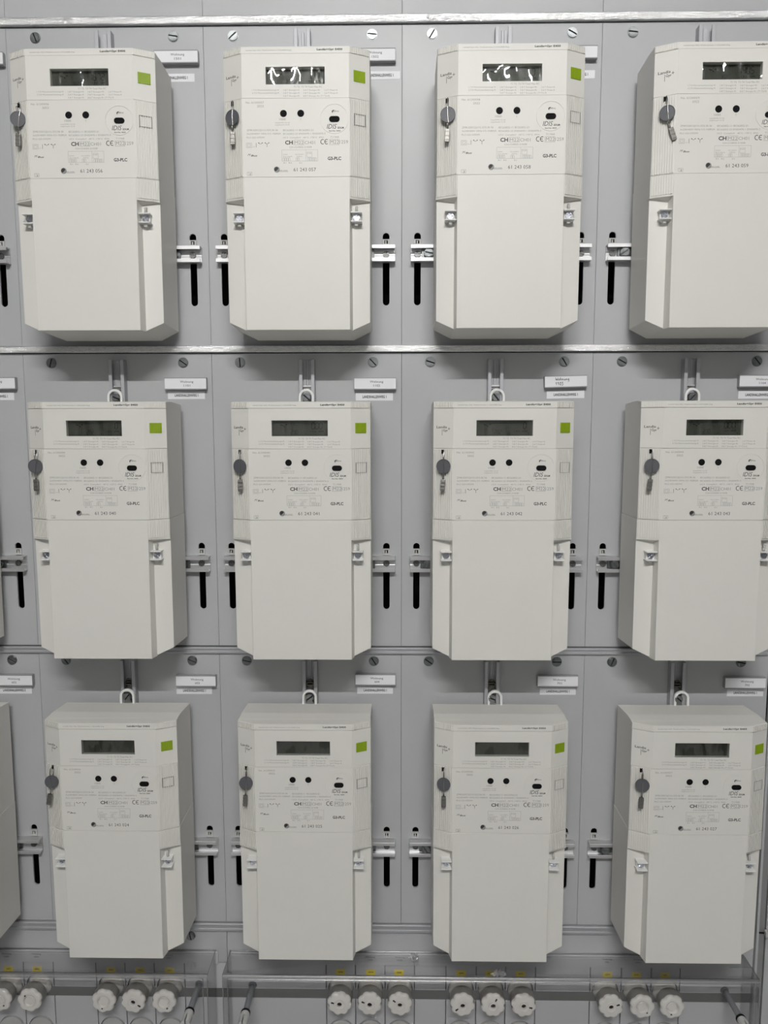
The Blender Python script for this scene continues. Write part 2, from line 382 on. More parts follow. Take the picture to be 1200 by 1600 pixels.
# ------------------------------------------------------------ vertical hanging rails
XH = {(0,1):2.4,(0,2):.8,(0,3):.5,(0,4):.4,(1,1):2.2,(1,2):1.4,(1,3):-3.0,(1,4):-.1,(2,1):1.2,(2,2):.4,(2,3):-1.9,(2,4):-.9,(1,0):0,(2,0):0,(0,0):0}
b = MB(); b.box(-5.2, 5.2, -3, -9.5, 61, 63.2); b.box(-5.2, 5.2, -3, -8.5, 64.5, 66); b.box(-5.2, -3.6, -3, -9.5, 58, 66); b.box(3.6, 5.2, -3, -9.5, 58, 66)
b.tube([(4*math.cos(a), -7, 66+4*math.sin(a)) for a in [PI*k/8 for k in range(9)]], .8)
me_spring = b.mesh('spring_clip', 'dark_metal', .15, 1)
b = MB(); b.box(-5.2, 5.2, -3, -9.0, 61, 63.0); b.box(-5.2, 5.2, -3, -5, 58, 61); me_spring1 = b.mesh('spring_clip', 'profile', .15, 1)
me_hs = slotted(5.4, 6.0, 1.4, False).mesh('hanging_screw', ['zinc', 'black'], .25, 1)
b = MB().prism(circle(0, -8.5, 5.6, 6), -2.4, -9); me_hn = b.mesh('hanging_nut', 'zinc', .4, 1)
for (r, c), dx in XH.items():
    if c == 0 and r == 0: continue
    lab = 'short vertical aluminium rail above the meter, '+where(r, c) if c else 'vertical aluminium rail above the cut-off left meter, %s row' % rows[r][1]
    t = thing('hanging_rail', lab, 'rail', ((c-2.5)*PH+dx*.001, 0, Z0+(1-r)*V), 'hanging rails above the meters')
    obj('channel', me_vbar, t); obj('spring_clip', me_spring if r == 2 else me_spring1, t)
    obj('hanging_screw', me_hs, t, (0, -.013, .0472), (0, [.7, -.6, .9, .4, -.9][(r+c*2) % 5], 0)); obj('hanging_nut', me_hn, t, (0, -.006, .0472))

# ------------------------------------------------------------ the electricity meter
SA = math.atan2(11.4, 23.2)                    # slope of the shoulders
YF = -91.2                                     # front face of the upper half
def shoulder(side, y0=YF):                     # frame whose x runs along the shoulder (0 = middle), -y outwards
    m = Matrix.Translation((side*73.6, y0+5.7, 0)) @ Matrix.Rotation(side*SA, 4, 'Z')
    return m
def section(yb, yo, yf, xo=85.2, xi=62.0): return [(-xo, yb), (-xo, yo), (-xi, yf), (xi, yf), (xo, yo), (xo, yb)]
def build_meter():
    P = {}
    # rear housing: flat back, top with a fold
    prof = [(-13, 37.9), (-13, -104.0), (-74, -104.0), (-74, 40.0), (-56, 40.9)]
    P['housing'] = MB().prism(prof, -84.8, 84.8, axis='x').mesh('housing', 'ivory', .5)
    # upper front with the display opening
    b = MB(); o, u = YF, YF+11.4
    # outline split: shoulders as solid wedges, centre plate with a rectangular opening
    for s in (-1, 1): b.prism([(s*62, -72), (s*85.2, -72), (s*85.2, u), (s*62, o)], -16.7, 31.5, axis='z')
    b.prism([(-62, -16.7), (62, -16.7), (62, 31.5), (-62, 31.5)], o, -80, holes=[[(-34, -1.7), (33.9, -1.7), (33.9, 17.2), (-34, 17.2)]])
    P['display_panel'] = b.mesh('display_panel', 'ivory', .18, 1, 60)
    # top strip carrying the type name
    b = MB(); ys = o+.35
    vs = []
    for z, dy in ((31.8, 0), (39.5, .25)): vs += [(x, y + (dy if y < -73 else 0), z if y < -73 else (z if z < 35 else 40.1)) for x, y in section(-72, ys+11.4, ys)]
    b.add(vs, [tuple(range(6)), tuple(range(6, 12))] + [(i, (i+1) % 6, (i+1) % 6+6, i+6) for i in range(6)])
    P['top_strip'] = b.mesh('top_strip', 'ivory', .35, 1)
    # nameplate half
    P['nameplate_panel'] = MB().prism(section(-72, u-.3, o-.3), -104.0, -17.05, axis='z').mesh('nameplate_panel', 'ivory', .2, 1)
    # ribs of the shoulders: too fine to pick apart, kept as one stuff part
    b = MB()
    for s in (-1, 1):
        for zz0, zz1, yy, n, hgt in ((32.2, 39.0, ys, 10, 1.0), (-103.0, -18.0, o-.3, 9, 1.35), (-126.6, -105.2, o-.6, 9, 1.35)):
            mx = shoulder(s, yy)
            for k in range(n):
                xx = -11.0 + 22.0*k/(n-1)
                b.box(xx-.68, xx+.68, .3, -hgt, zz0, zz1, mx=mx)
    P['ribs'] = b.mesh('ribs', 'ivory')
    # terminal cover
    b = MB(); CT = -104.3; NB = -127.0
    b.prism([(-62, -70), (-85.5, -70), (-85.5, u-.6), (-62, o-.7)], CT, NB-2, axis='z')
    b.prism([(62, -70), (85.5, -70), (85.5, u-.6), (62, o-.7)], CT, NB-2, axis='z')
    # slanted undersides of the two ribbed ears
    for s in (-1, 1):
        vs = [(s*62, o-.7, NB), (s*85.5, u-.6, NB-2), (s*85.5, -77.5, NB-2), (s*64.3, -80.8, NB-6.2), (s*62, -80.8, NB-6.2)]
        up = [(x, y+.2, NB+4) for x, y, z in vs]
        b.add(vs+up, [(0, 1, 2, 3, 4), (9, 8, 7, 6, 5)] + [(i, (i+1) % 5, (i+1) % 5+5, i+5) for i in range(5)])
    P['_ears'] = b
    # centre door and lower flanks
    b2 = MB()
    vs = [(-64.2, -80.3, CT), (64.2, -80.3, CT), (62, o-.7, CT), (-62, o-.7, CT), (-64.2, -80.3, -279.4), (64.2, -80.3, -279.4), (61.5, -94.2, -279), (-61.5, -94.2, -279)]
    b2.add(vs, [(0, 1, 2, 3), (7, 6, 5, 4), (3, 2, 6, 7), (0, 4, 5, 1), (1, 5, 6, 2), (0, 3, 7, 4)])
    # lower housing block (flanks recessed, bottom corners cut)
    F = [(-84.9, -77.6), (-64.2, -80.6), (64.2, -80.6), (84.9, -77.6)]
    top = [(-85.3, -13, CT), (-85.3, -77.7, CT), (-64.2, -80.6, CT), (64.2, -80.6, CT), (85.3, -77.7, CT), (85.3, -13, CT)]
    bot = [(-85.4, -16, -271.8), (-84.9, -77.6, -268.6), (-64.2, -80.4, -278.3), (64.2, -80.4, -278.3), (84.9, -77.6, -268.6), (85.4, -16, -271.8)]
    back = [(-62, -12, -282.8), (62, -12, -282.8)]
    vs = top + bot + back
    b2.add(vs, [(0, 1, 2, 3, 4, 5), (0, 6, 7, 1), (1, 7, 8, 2), (2, 8, 9, 3), (3, 9, 10, 4), (4, 10, 11, 5), (6, 12, 8, 7), (8, 12, 13, 9), (9, 13, 11, 10), (5, 11, 13, 12, 6, 0)])
    for v_, f_, m_ in ((b.v, b.f, b.m),):
        off = len(b2.v); b2.v += v_; b2.f += [[i+off for i in f] for f in f_]; b2.m += m_; b2.smooth += b.smooth
    P['terminal_cover'] = b2.mesh('terminal_cover', 'ivory', .4, 2, 25); del P['_ears']
    # display: black well, reflector, clear window
    b = MB()
    x0, x1, z0, z1 = -34.3, 34.2, -2.0, 17.5
    b.box(x0-1, x0, -90.2, -84, z0, z1); b.box(x1, x1+1, -90.2, -84, z0, z1); b.box(x0, x1, -90.2, -84, z1, z1+1); b.box(x0, x1, -90.2, -84, z0-1, z0)
    P['display_well'] = b.mesh('display_well', 'lcdframe')
    P['lcd_screen'] = MB().box(-34.2, 34.1, -84.6, -83.8, -1.9, 17.4).mesh('lcd_screen', 'lcd')
    P['display_window'] = MB().box(-34.1, 34.0, -90.1, -89.7, -1.8, 17.3).mesh('display_window', 'glass')
    # status holes, optical port
    P['status_light'] = MB().cyl(0, 0, 0, -.5, 4.0, 3.7).cyl(0, 0, -.5, -.9, 1.5, 1.2, n=12).mesh('status_light', 'black')
    b = MB().prism(circle(44.8, -40, 16.6, 48), o-.2, o-.75, holes=[circle(44.8, -40, 15.9, 48)])
    P['optical_port'] = b.mesh('optical_port', 'ivory', .1, 1)
    pill = circle(44.8-2.9, -40.4, 3.2, 10, PI/2, 1.5*PI) + circle(44.8+2.9, -40.4, 3.2, 10, -PI/2, PI/2)
    pill2 = circle(44.8-2.6, -40.4, 1.9, 8, PI/2, 1.5*PI) + circle(44.8+2.6, -40.4, 1.9, 8, -PI/2, PI/2)
    b = MB().prism(pill, o-.2, o-1.0, holes=[pill2]); b.prism(pill2, o-.2, o-.5); b.cyl(42.6, -40.4, o-.5, o-.8, 1.2, n=10); b.cyl(47, -40.4, o-.5, o-.8, 1.2, n=10)
    P['port_window'] = b.mesh('port_window', 'black')
    # green plate and square outline on the right shoulder
    mx = shoulder(1)
    b = MB().box(-7.3, 7.1, .5, -.6, 1.9, 14.2, mx=mx)
    for k in range(5): xx = -5.8+2.85*k; b.box(xx-.5, xx+.5, -.5, -1.0, 2.2, 13.9, mx=mx)
    P['green_marker'] = b.mesh('green_marker', 'green')
    mx = shoulder(1, o-.3); b = MB()
    for a in ((-7.2, -6.8, -46.3, -33.7), (6.7, 7.1, -46.3, -33.7), (-7.2, 7.1, -34.1, -33.7), (-7.2, 7.1, -46.3, -45.9)): b.box(a[0], a[1], .5, -1.5, a[2], a[3], mx=mx)
    P['square_outline'] = b.mesh('square_outline', 'print')
    P['seal_slot'] = MB().box(-1.5, 1.5, .5, -1.5, -23.4, -18.2, mx=shoulder(-1, o-.3)).mesh('seal_slot', 'black')
    # screw brackets in the two recesses
    b = MB()
    b.box(-6.6, 6.6, 6, -9.0, 4.2, 5.6); b.box(-6.6, 6.6, 6, -9.0, -6.0, -4.6); b.box(-5.2, 5.2, 4, -2.2, -5, 5)
    b.box(-2, 2, 4, -4.5, -9.2, -5.8)
    P['screw_bracket'] = b.mesh('screw_bracket', 'white', .3, 1)
    b = MB().prism(circle(0, 0, 1.9, 10), 0, 1, axis='z') if False else MB().tube([(0, -1.5, 6), (0, -3.5, 8.5), (0, -3, 11.8), (0, 0, 12.6)], 1.5, 8)
    P['bracket_peg'] = b.mesh('bracket_peg', 'clip')
    P['bracket_screw'] = pozi(4.0, 2.2).mesh('bracket_screw', 'bright_zinc', .12, 1)
    # white hanging eye above the rear edge
    b = MB(); rr = 8.0; zc = 48.3
    outer = [(10.2, 30)] + circle(0, zc, 10.0, 14, 0, PI) + [(-10.2, 30)]
    inner = [(-7.0, 30)] + circle(0, zc, 6.9, 14, PI, 0) + [(7.0, 30)]
    b.prism(outer+inner, -13.2, -17.2)
    P['hanging_eye'] = b.mesh('hanging_eye', 'white', .6, 2)
    # printing common to every meter
    b = MB(); b2_ = MB(); b3 = MB(); b4 = MB(); yp = o-.33
    for txt, x, z, wd, h, st in TXT:
        y = (o+.35-.05) if z > 33 else (o-.06 if z > -17 else yp)
        dark = st in 'bBiCm'
        bold = {'b': .03, 'B': .03, 'i': 0.0, 'C': 0, 'm': 0.0, 'l': 0.0}[st]
        if st == 'C':
            for k, xx in enumerate((x+2.4, x+7.0)):
                a = [(xx+2.3*math.cos(t_), z+h/2+h/2*math.sin(t_)) for t_ in [PI*.33+PI*1.34*j/10 for j in range(11)]]
                poly(b, a, .75, y, 1)
                if k: line(b, xx-2.2, z+h/2, xx+.5, z+h/2, .7, y, 1)
            continue
        if txt == 'MBus': put_text(b, 'M', x, z, 3.6, h, y, 1, .0, .4); put_text(b, 'Bus', x+4, z-.5, 7.2, h*.75, y, 1, .02, .2); continue
        put_text(b2_ if z > 33 else (b3 if z > -17 else b), txt, x, z, wd, h, y, 1 if dark else 0, bold, .25 if st == 'i' else 0)
    b.add([(41.8, yp, -31.3), (44.2, yp, -30.0), (44.6, yp, -30.9), (43.0, yp, -32.0), (42.9, yp, -33.6), (42.0, yp, -33.2)], [(0, 1, 2, 3, 4, 5)], 1)
    line(b, 5.8, -39.0, 5.8, -41.2, .35, yp)
    rect(b, -2.8, -68.4, 9.3, -63.2, .3, yp); rect(b, 38.8, -68.6, 50.1, -62.7, .3, yp)
    rect(b, -57.7, -71.2, -51.6, -66.1, .3, yp); rect(b, -56.3, -70.0, -53.0, -67.3, .3, yp)
    for xx in (-50.2, -48.6): rect(b, xx, -70.6, xx+.5, -70.0, .2, yp)
    line(b, -46.4, -71, -46.4, -66, .4, yp, 1)
    for xx, dr in ((-44.0, 0), (-36.4, 1)):
        poly(b, [(xx, -66.0), (xx+2.6, -67.4), (xx+5.4, -66.0)], .35, yp, 1); line(b, xx, -66, xx+1.3, -66.1, .8, yp, 1); line(b, xx+4.2, -66.1, xx+5.4, -66, .8, yp, 1)
        if dr: line(b, xx+2.6, -67.4, xx+2.6, -70.6, .4, yp, 1)
    rect(b, -16.7, -86.5, 25.1, -74.0, .22, yp); line(b, 11.2, -86.5, 11.2, -74, .22, yp); rect(b, 12.4, -82.0, 18.4, -76.4, .22, yp)
    for xx, n in ((-14.5, 4), (0.6, 2), (14.2, 5)):
        for k in range(n):
            a = [(xx+2.1*k+.9*math.cos(q), -83.6+.9*math.sin(q)) for q in [PI*j/5 for j in range(6)]]; poly(b, a, .28, yp)
            line(b, xx+2.1*k-.9, -83.6, xx+2.1*k-.9, -86.3, .28, yp); line(b, xx+2.1*k+.9, -83.6, xx+2.1*k+.9, -86.3, .28, yp)
    for s_, x_, z_, w_ in (('230V', -15.6, -79.6, 6.0), ('5(10)A', -15.4, -81.9, 11), ('N-230V', -.9, -79.6, 9.8), ('50Hz', .6, -81.9, 6.5), ('RS485', 12.9, -78.4, 5)): put_text(b, s_, x_, z_, w_, 1.1, yp)
    b.add([(p[0], yp, p[1]) for p in circle(-22.8, -95.8, 3.5, 18)][::-1], [tuple(range(18))], 0)
    b.add([(p[0], yp-.02, p[1]) for p in circle(-23.2, -95.4, 2.6, 14, PI*.1, PI*1.4)][::-1], [tuple(range(15))], 1)
    poly(b, [(-21.8, -98.0), (-9.6, -98.0)], .3, yp, 1)
    rect(b, -57.4, -102.2, -52.0, -98.5, .3, yp); poly(b, [(-55.6, -98.6), (-55.6, -101.6), (-53.8, -102.0)], .3, yp); put_text(b, 'i', -54.2, -101.6, .8, 2.4, yp, 1)
    # maker's mark on the left shoulder
    mxl = shoulder(-1)
    put_text(b4, 'Landis', -8.7, 7.6, 13.6, 3.0, -.06, 1, .012, 0, mxl); put_text(b4, 'Gyr', -.2, 3.6, 6.4, 2.8, -.06, 1, .012, 0, mxl)
    line(b4, 6.0, 7.0, 9.2, 7.0, .45, -.06, 1, mxl); line(b4, 7.6, 5.4, 7.6, 8.6, .45, -.06, 1, mxl); line(b4, -1.3, 6.6, -1.3, -1.0, .45, -.06, 1, mxl)
    P['maker_mark'] = b4.mesh('maker_mark', ['print', 'black_print']); P['type_name'] = b2_.mesh('type_name', ['print', 'black_print']); P['display_legend'] = b3.mesh('display_legend', ['print', 'black_print'])
    P['nameplate_printing'] = b.mesh('nameplate_printing', ['print', 'black_print'])
    return P
PM = build_meter()
SEG = {'0': 'abcdef', '1': 'bc', '2': 'abged', '3': 'abgcd', '4': 'fgbc', '5': 'afgcd', '6': 'afgecd', '7': 'abc', '8': 'abcdefg', '9': 'abcdfg'}
def digits(b, s, xr, zc, h, y, mi=0, slant=.06):
    wd = h*.44; t = h*.10; x = xr - wd; pitch = wd*1.42
    for ch in reversed(s):
        if ch == '.': line(b, x+wd+t*1.1, zc-h/2, x+wd+t*1.1, zc-h/2+t*1.3, t*1.2, y, mi); continue
        q = lambda a, c: (x+a*wd+(c-.5)*h*slant, zc+(c-.5)*h)
        L = {'a': ((.12, 1), (.88, 1)), 'b': ((1, .94), (1, .55)), 'c': ((1, .45), (1, .06)), 'd': ((.12, 0), (.88, 0)), 'e': ((0, .45), (0, .06)), 'f': ((0, .94), (0, .55)), 'g': ((.12, .5), (.88, .5))}
        for k in SEG[ch]: p0, p1 = q(*L[k][0]), q(*L[k][1]); line(b, *p0, *p1, t, y, mi)
        x -= pitch
READ = {(0,1):('1672','18.2'),(0,2):('1.11','23.0'),(0,3):('0','28.2'),(0,4):('1405','18.2'),(1,1):('0','28.2'),(1,2):('0.00','23.0'),(1,3):('0','28.2'),(1,4):('0.00','23.0')}
OFF = {(0,1):(1.8,-.6),(0,2):(1.6,-.7),(0,3):(.6,.6),(0,4):(.9,.5),(1,1):(1.0,.2),(1,2):(1.2,-.1),(1,3):(-1.5,-.1),(1,4):(-.2,.2),(2,1):(1.1,0),(2,2):(.2,-.1),(2,3):(1.8,-.1),(2,4):(3.0,0),(1,0):(1.5,0),(2,0):(1.6,0)}
for (r, c), (ox, oz) in OFF.items():
    rn = rows[r][1]
    if c == 0: lab = 'ivory electricity meter cut off by the left picture edge, %s row' % rn
    else:
        lab = 'ivory electricity meter numbered %s, %s' % (numtxt(r, c), where(r, c))
    t = thing('electricity_meter', lab, 'meter', ((c-2.5)*PH+ox*.001, 0, Z0+(1-r)*V+oz*.001), 'electricity meters in three rows')
    for k in ('housing', 'display_panel', 'nameplate_panel', 'terminal_cover', 'top_strip', 'hanging_eye', 'green_marker', 'square_outline', 'optical_port', 'port_window', 'nameplate_printing', 'maker_mark', 'type_name', 'display_legend', 'seal_slot'):
        o = obj(k, PM[k], t)
        if k == 'green_marker': o['label'] = 'olive green ribbed plate'
    obj('ribs', PM['ribs'], t, kind='stuff')
    well = obj('display_well', PM['display_well'], t); obj('lcd_screen', PM['lcd_screen'], t); obj('display_window', PM['display_window'], t)
    obj('status_light', PM['status_light'], t, (-.0141, YF*.001-.0003, -.0338)); obj('status_light', PM['status_light'], t, (.0059, YF*.001-.0003, -.0338))
    for s, xx, zz in ((1, 69.4, -148.6), (-1, -69.0, -148.8)):
        bk = obj('screw_bracket', PM['screw_bracket'], t, (xx*.001, -.082, zz*.001)); obj('bracket_screw', PM['bracket_screw'], bk, (0, -.0022, 0), (0, random.uniform(0, 1.5), 0))
        if s > 0: obj('bracket_peg', PM['bracket_peg'], bk)
    if c:
        b = MB(); yp = YF-.33
        put_text(b, numtxt(r, c), -3.2, -97.9, 26, 4.0, yp, 1, -.004); put_text(b, 'No. %d' % MNUM[(r, c)], -57.5, -22.6, 21, 2.2, yp, 0)
        obj('serial_number', b.mesh('serial_number', ['print', 'black_print']), t)
    b = MB(); yl = -84.75; zc = 7.7
    big, small = READ.get((r, c), (None, None))
    if r < 2 and big:
        digits(b, big, 26.8, zc+3.0, 7.6, yl); digits(b, small, -3.2, zc-4.5, 4.8, yl)
        line(b, -24.5, zc+4.4, -21, zc+3.4, .9, yl); line(b, -20.2, zc+2.2, -18.8, zc+2.2, 1.3, yl); line(b, -18, zc+4.4, -15.6, zc+4.6, .9, yl)
        put_text(b, 'kWh', 22.5, zc-4.6, 6, 1.9, yl, 0, .02); put_text(b, '1.8.0', 12.5, zc-4.6, 6.5, 1.8, yl, 0)
        for xx in (6.5, 29.6): b.add([(xx-1, yl, zc-6.9), (xx, yl, zc-5.9), (xx+1, yl, zc-6.9)], [(0, 1, 2)])
        rect(b, -29.5, zc-6.6, -26.3, zc-3.8, .3, yl, 1)
        for k in range(5): digits(b, '8', -14.0+5.6*k, zc+3.0, 7.0, yl+.02, 1)
    if r < 2: b.box(-33, 33, -84.7, -85.1, zc-8.6, zc-8.1, 1)
    if b.v: obj('lcd_digits', b.mesh('lcd_digits', ['segment', 'segment_off']), t)

# ------------------------------------------------------------ wire seals hanging on the left shoulders
SEAL = {(0,1):(.35,3.0,.5,.05),(0,2):(-.1,.4,0,0),(0,3):(.1,-.5,0,.05),(0,4):(-.2,.3,2.5,-.35),(1,1):(.3,2.4,0,.0),(1,2):(-.1,.3,.3,0),(1,3):(0,.3,0,.05),(1,4):(-.05,.2,-1.0,.10),(2,1):(.3,-1.6,-2.0,.18),(2,2):(.3,.8,-1,.05),(2,3):(0,.2,0,0),(2,4):(0,.2,-.6,.05)}
for (r, c), (yaw, bow, dx, tilt) in SEAL.items():
    ox, oz = OFF[(r, c)]
    t = thing('wire_seal', 'round grey wire seal on the meter, '+where(r, c), 'seal', ((c-2.5)*PH+(ox-73.4)*.001, -.0888, Z0+(1-r)*V+(oz-20)*.001), 'grey wire seals on the meters')
    base = Matrix.Rotation(-SA*.7, 4, 'Z')
    b = MB().cyl(0, -18.0, .5, -.5, 8.6, n=32); b.prism(circle(0, -18.0, 8.7, 32), -.3, -.9, holes=[circle(0, -18.0, 7.9, 32)])
    mxd = Matrix.Rotation(yaw-SA*.5, 4, 'Z')
    for i in range(len(b.v)):
        p = mxd @ Vector(b.v[i]); b.v[i] = (p.x+dx*.0003, p.y-.0032, p.z)
    obj('seal_disc', b.mesh('seal_disc', 'lead', .1, 1), t)
    xt = lambda z: dx*(-z)/45 - math.sin(tilt)*max(0, -z-25)
    b = MB(); b.tube([(0, 3.5, 0), (bow*.3, -1, 1.5), (bow*1.1, -3.2, -2), (bow*1.2+xt(-8), -4.0, -9), (bow*.5+xt(-16), -4.4, -17), (xt(-26)+.5, -4.2, -26), (xt(-34)+.4, -4, -36)], .55)
    b.tube([(0, 3.5, -1), (-bow*.9, -.4, -3), (-bow*.6+xt(-9), -.8, -9), (xt(-17)-.3, -.9, -17), (xt(-26)-.7, -2.6, -26), (xt(-34)-.5, -3.6, -36)], .5)
    obj('wire_loop', b.mesh('wire_loop', 'wire'), t)
    mxc = Matrix.Translation((xt(-40), -4.0, -41)) @ Matrix.Rotation(tilt, 4, 'Y')
    b = MB().box(-2.7, 2.7, 1.5, -1.5, -7.4, 7.0, mx=mxc)
    for k in range(3): b.box(-2.85, 2.85, 1.6, -1.75, -5.6+4.4*k, -3.6+4.4*k, mx=mxc)
    obj('crimp_sleeve', b.mesh('crimp_sleeve', 'crimp', .5, 2), t)

# ------------------------------------------------------------ name plates and address stickers
# handwriting strokes on a 1-unit grid
HAND = {'W': [[(0,1),(.2,0),(.45,.6),(.7,0),(.95,1)]], 'o': [[(.1,.3),(.3,.6),(.55,.3),(.3,0),(.1,.3)]], 'h': [[(.1,1.1),(.12,0)],[(.12,.4),(.4,.55),(.5,0)]],
        'n': [[(.1,.55),(.12,0)],[(.12,.4),(.38,.55),(.5,0)]], 'u': [[(.05,.5),(.15,.02),(.4,.05),(.48,.5)],[(.48,.5),(.55,0)]], 'g': [[(.5,.5),(.15,.5),(.1,.1),(.45,.1),(.52,.5),(.5,-.4),(.15,-.5)]],
        '1': [[(0,.6),(.3,1),(.32,0)]], '0': [[(.3,1),(.02,.6),(.12,0),(.5,.1),(.55,.8),(.3,1)]], '3': [[(.05,1),(.5,.95),(.25,.6),(.55,.35),(.3,-.15),(.0,-.05)]]}
def hand(b, s, x, z, h, y):
    for ch in s:
        for st in HAND[ch]: poly(b, [(x+p[0]*h*.95, z+p[1]*h) for p in st], .55, y, 0)
        x += h*(.95 if ch in 'W' else .68)
# (row, col, x centre, z centre, text, tilt, sticker x, sticker z, sticker tail)
PL = [(0,0,-.529,.4702,'',0,None,None,None),(0,1,-.2830,.4702,'1501',0,-.2868,.4480,'1'),(0,2,-.0356,.4705,'1502',0,-.0268,.4490,'1'),(0,3,.2152,.4715,'1503',.0,.2172,.4480,'1'),
      (1,0,-.5363,.0668,'',0,-.5390,.0500,'1'),(1,1,-.2836,.0658,'1101',0,-.2847,.0508,'1'),(1,2,-.0347,.0653,'1102',0,-.0360,.0484,'1'),(1,3,.2137,.0674,'hand',-.025,.2151,.0508,'1'),(1,4,.4655,.0674,'1104',0,.4650,.0500,'1'),
      (2,0,-.5350,-.3371,'602',0,-.5370,-.3535,'5'),(2,1,-.2818,-.3371,'603',0,-.2862,-.3530,'1'),(2,2,-.0354,-.3344,'604',0,-.0361,-.3515,'1'),(2,3,.2130,-.3355,'701',0,.2147,-.3520,'1'),(2,4,.4666,-.3370,'702',0,.4699,-.3530,'1')]
b = MB().box(-27.6, 27.6, 0, -7.2, -7.5, 7.5); b.box(-27.6, 27.6, -1, -8.0, -7.9, -6.6); b.box(-27.6, 27.6, -1, -8.0, 6.8, 7.9)
me_holder = b.mesh('holder', 'holder', .4, 2)
me_card = MB().box(-27.2, 27.2, -7.3, -7.6, -6.5, 6.7).mesh('paper_card', 'paper')
me_stk = MB().box(-24.6, 24.6, 0, -.25, -4.9, 4.9).mesh('sticker_sheet', 'paper')
for r, c, x, z, txt, tilt, sx, sz, tail in PL:
    nm = '1103' if txt == 'hand' else txt
    if txt == 'hand': lab = 'white apartment name plate with handwritten Wohnung 1103'
    elif txt == '1503': lab = 'white name plate half hidden behind meter 61 243 058'
    elif txt: lab = 'white name plate printed Wohnung %s, %s, %s row' % (nm, COLN[c] if c else 'left picture edge', rows[r][1])
    else: lab = 'white name plate cut off at the left picture edge, %s row' % rows[r][1]
    t = thing('name_plate', lab, 'name plate', (x, 0, Z0+z), 'apartment name plates', (0, tilt, 0))
    obj('holder', me_holder, t); obj('paper_card', me_card, t)
    b = MB()
    if txt == 'hand': hand(b, 'Wohnung', -13.5, 1.6, 3.6, -7.7); hand(b, '1103', -13.5, -4.4, 3.8, -7.7)
    else:
        put_text(b, 'Wohnung', -6.8, 1.0, 17.4, 2.9, -7.7, 0)
        if nm: put_text(b, nm, -2.2 if len(nm) > 3 else -1.0, -4.0, 8.6 if len(nm) > 3 else 6.4, 2.9, -7.7, 0)
    obj('lettering', b.mesh('lettering', 'black_print'), t)
    if sx is not None:
        lab = 'white LANDSHALLENWEG sticker below the name plate, %s, %s row' % (COLN[c] if c else 'left picture edge', rows[r][1]) if nm else 'white address sticker cut off at the left edge, middle row'
        t = thing('address_sticker', lab, 'sticker', (sx, -.0001, Z0+sz), 'address stickers', (0, tilt*.6, 0))
        obj('sticker_sheet', me_stk, t)
        b = MB(); put_text(b, 'LANDSHALLENWEG '+tail, -15.5, -1.6, 31.5, 3.3, -.35, 0, .03)
        obj('lettering', b.mesh('lettering', 'black_print'), t)

# ------------------------------------------------------------ fuse section at the bottom
ZTOP, ZC0, ZC1, ZBOT = -759.4, -798.6, -813.6, -1000.0      # plate top, groove top, groove bottom, plate bottom
ZCAP, ZDISC = -797.0, -863.5
obj('base_plate', MB().box(-750, 501.5, 12.2, 16, -1000, -740).mesh('base_plate', 'module'), WB, (0, 0, Z0))
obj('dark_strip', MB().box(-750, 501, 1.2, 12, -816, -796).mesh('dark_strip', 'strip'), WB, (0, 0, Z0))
DISC_R, CAP_R = 17.4, 18.6
def fuse_plates(t, x0, x1, fused):
    xc = 0.0; a, b_ = x0, x1
    b = MB()
    if fused:
        cut = circle(xc, ZCAP, CAP_R, 20, PI+math.asin(min(1, (ZC0-ZCAP)/-CAP_R)) if False else PI, 0)
        th = math.asin((ZC0-ZCAP)/CAP_R)
        arc = [(xc+CAP_R*math.cos(q), ZCAP+CAP_R*math.sin(q)) for q in [PI-th+(2*th-PI)*k/20 for k in range(21)]]
        # flared ends where the ceramic body meets the plate
        arc = [(xc-CAP_R-1.2, ZC0)] + arc[1:-1] + [(xc+CAP_R+1.2, ZC0)]
        b.prism([(a, ZC0), *arc, (b_, ZC0), (b_, ZTOP), (a, ZTOP)], 0, 12)
    else: b.prism([(a, ZC0), (b_, ZC0), (b_, ZTOP), (a, ZTOP)], 0, 12)
    obj('upper_plate', b.mesh('upper_plate', 'module', .5, 2, 60), t)
    b = MB()
    if fused:
        th = math.asin((ZC1-ZCAP)/CAP_R)
        arc = [(xc+CAP_R*math.cos(q), ZCAP+CAP_R*math.sin(q)) for q in [PI-th+(2*th+PI)*k/12 for k in range(13)]]
        b.prism([(a, ZBOT), (b_, ZBOT), (b_, ZC1), *arc[::-1], (a, ZC1)], 0, 12, holes=[circle(xc, ZDISC, DISC_R+1.1, 32)])
    else: b.prism([(a, ZBOT), (b_, ZBOT), (b_, ZC1), (a, ZC1)], 0, 12)
    obj('lower_plate', b.mesh('lower_plate', 'module', .5, 2, 60), t)
def cap_profile(r, n=96, lobes=8, depth=.10, ph=0.0):
    return [(r*(1-depth*(.5-.5*math.cos(lobes*(2*PI*i/n+ph)))**2)*math.cos(2*PI*i/n), r*(1-depth*(.5-.5*math.cos(lobes*(2*PI*i/n+ph)))**2)*math.sin(2*PI*i/n)) for i in range(n)]
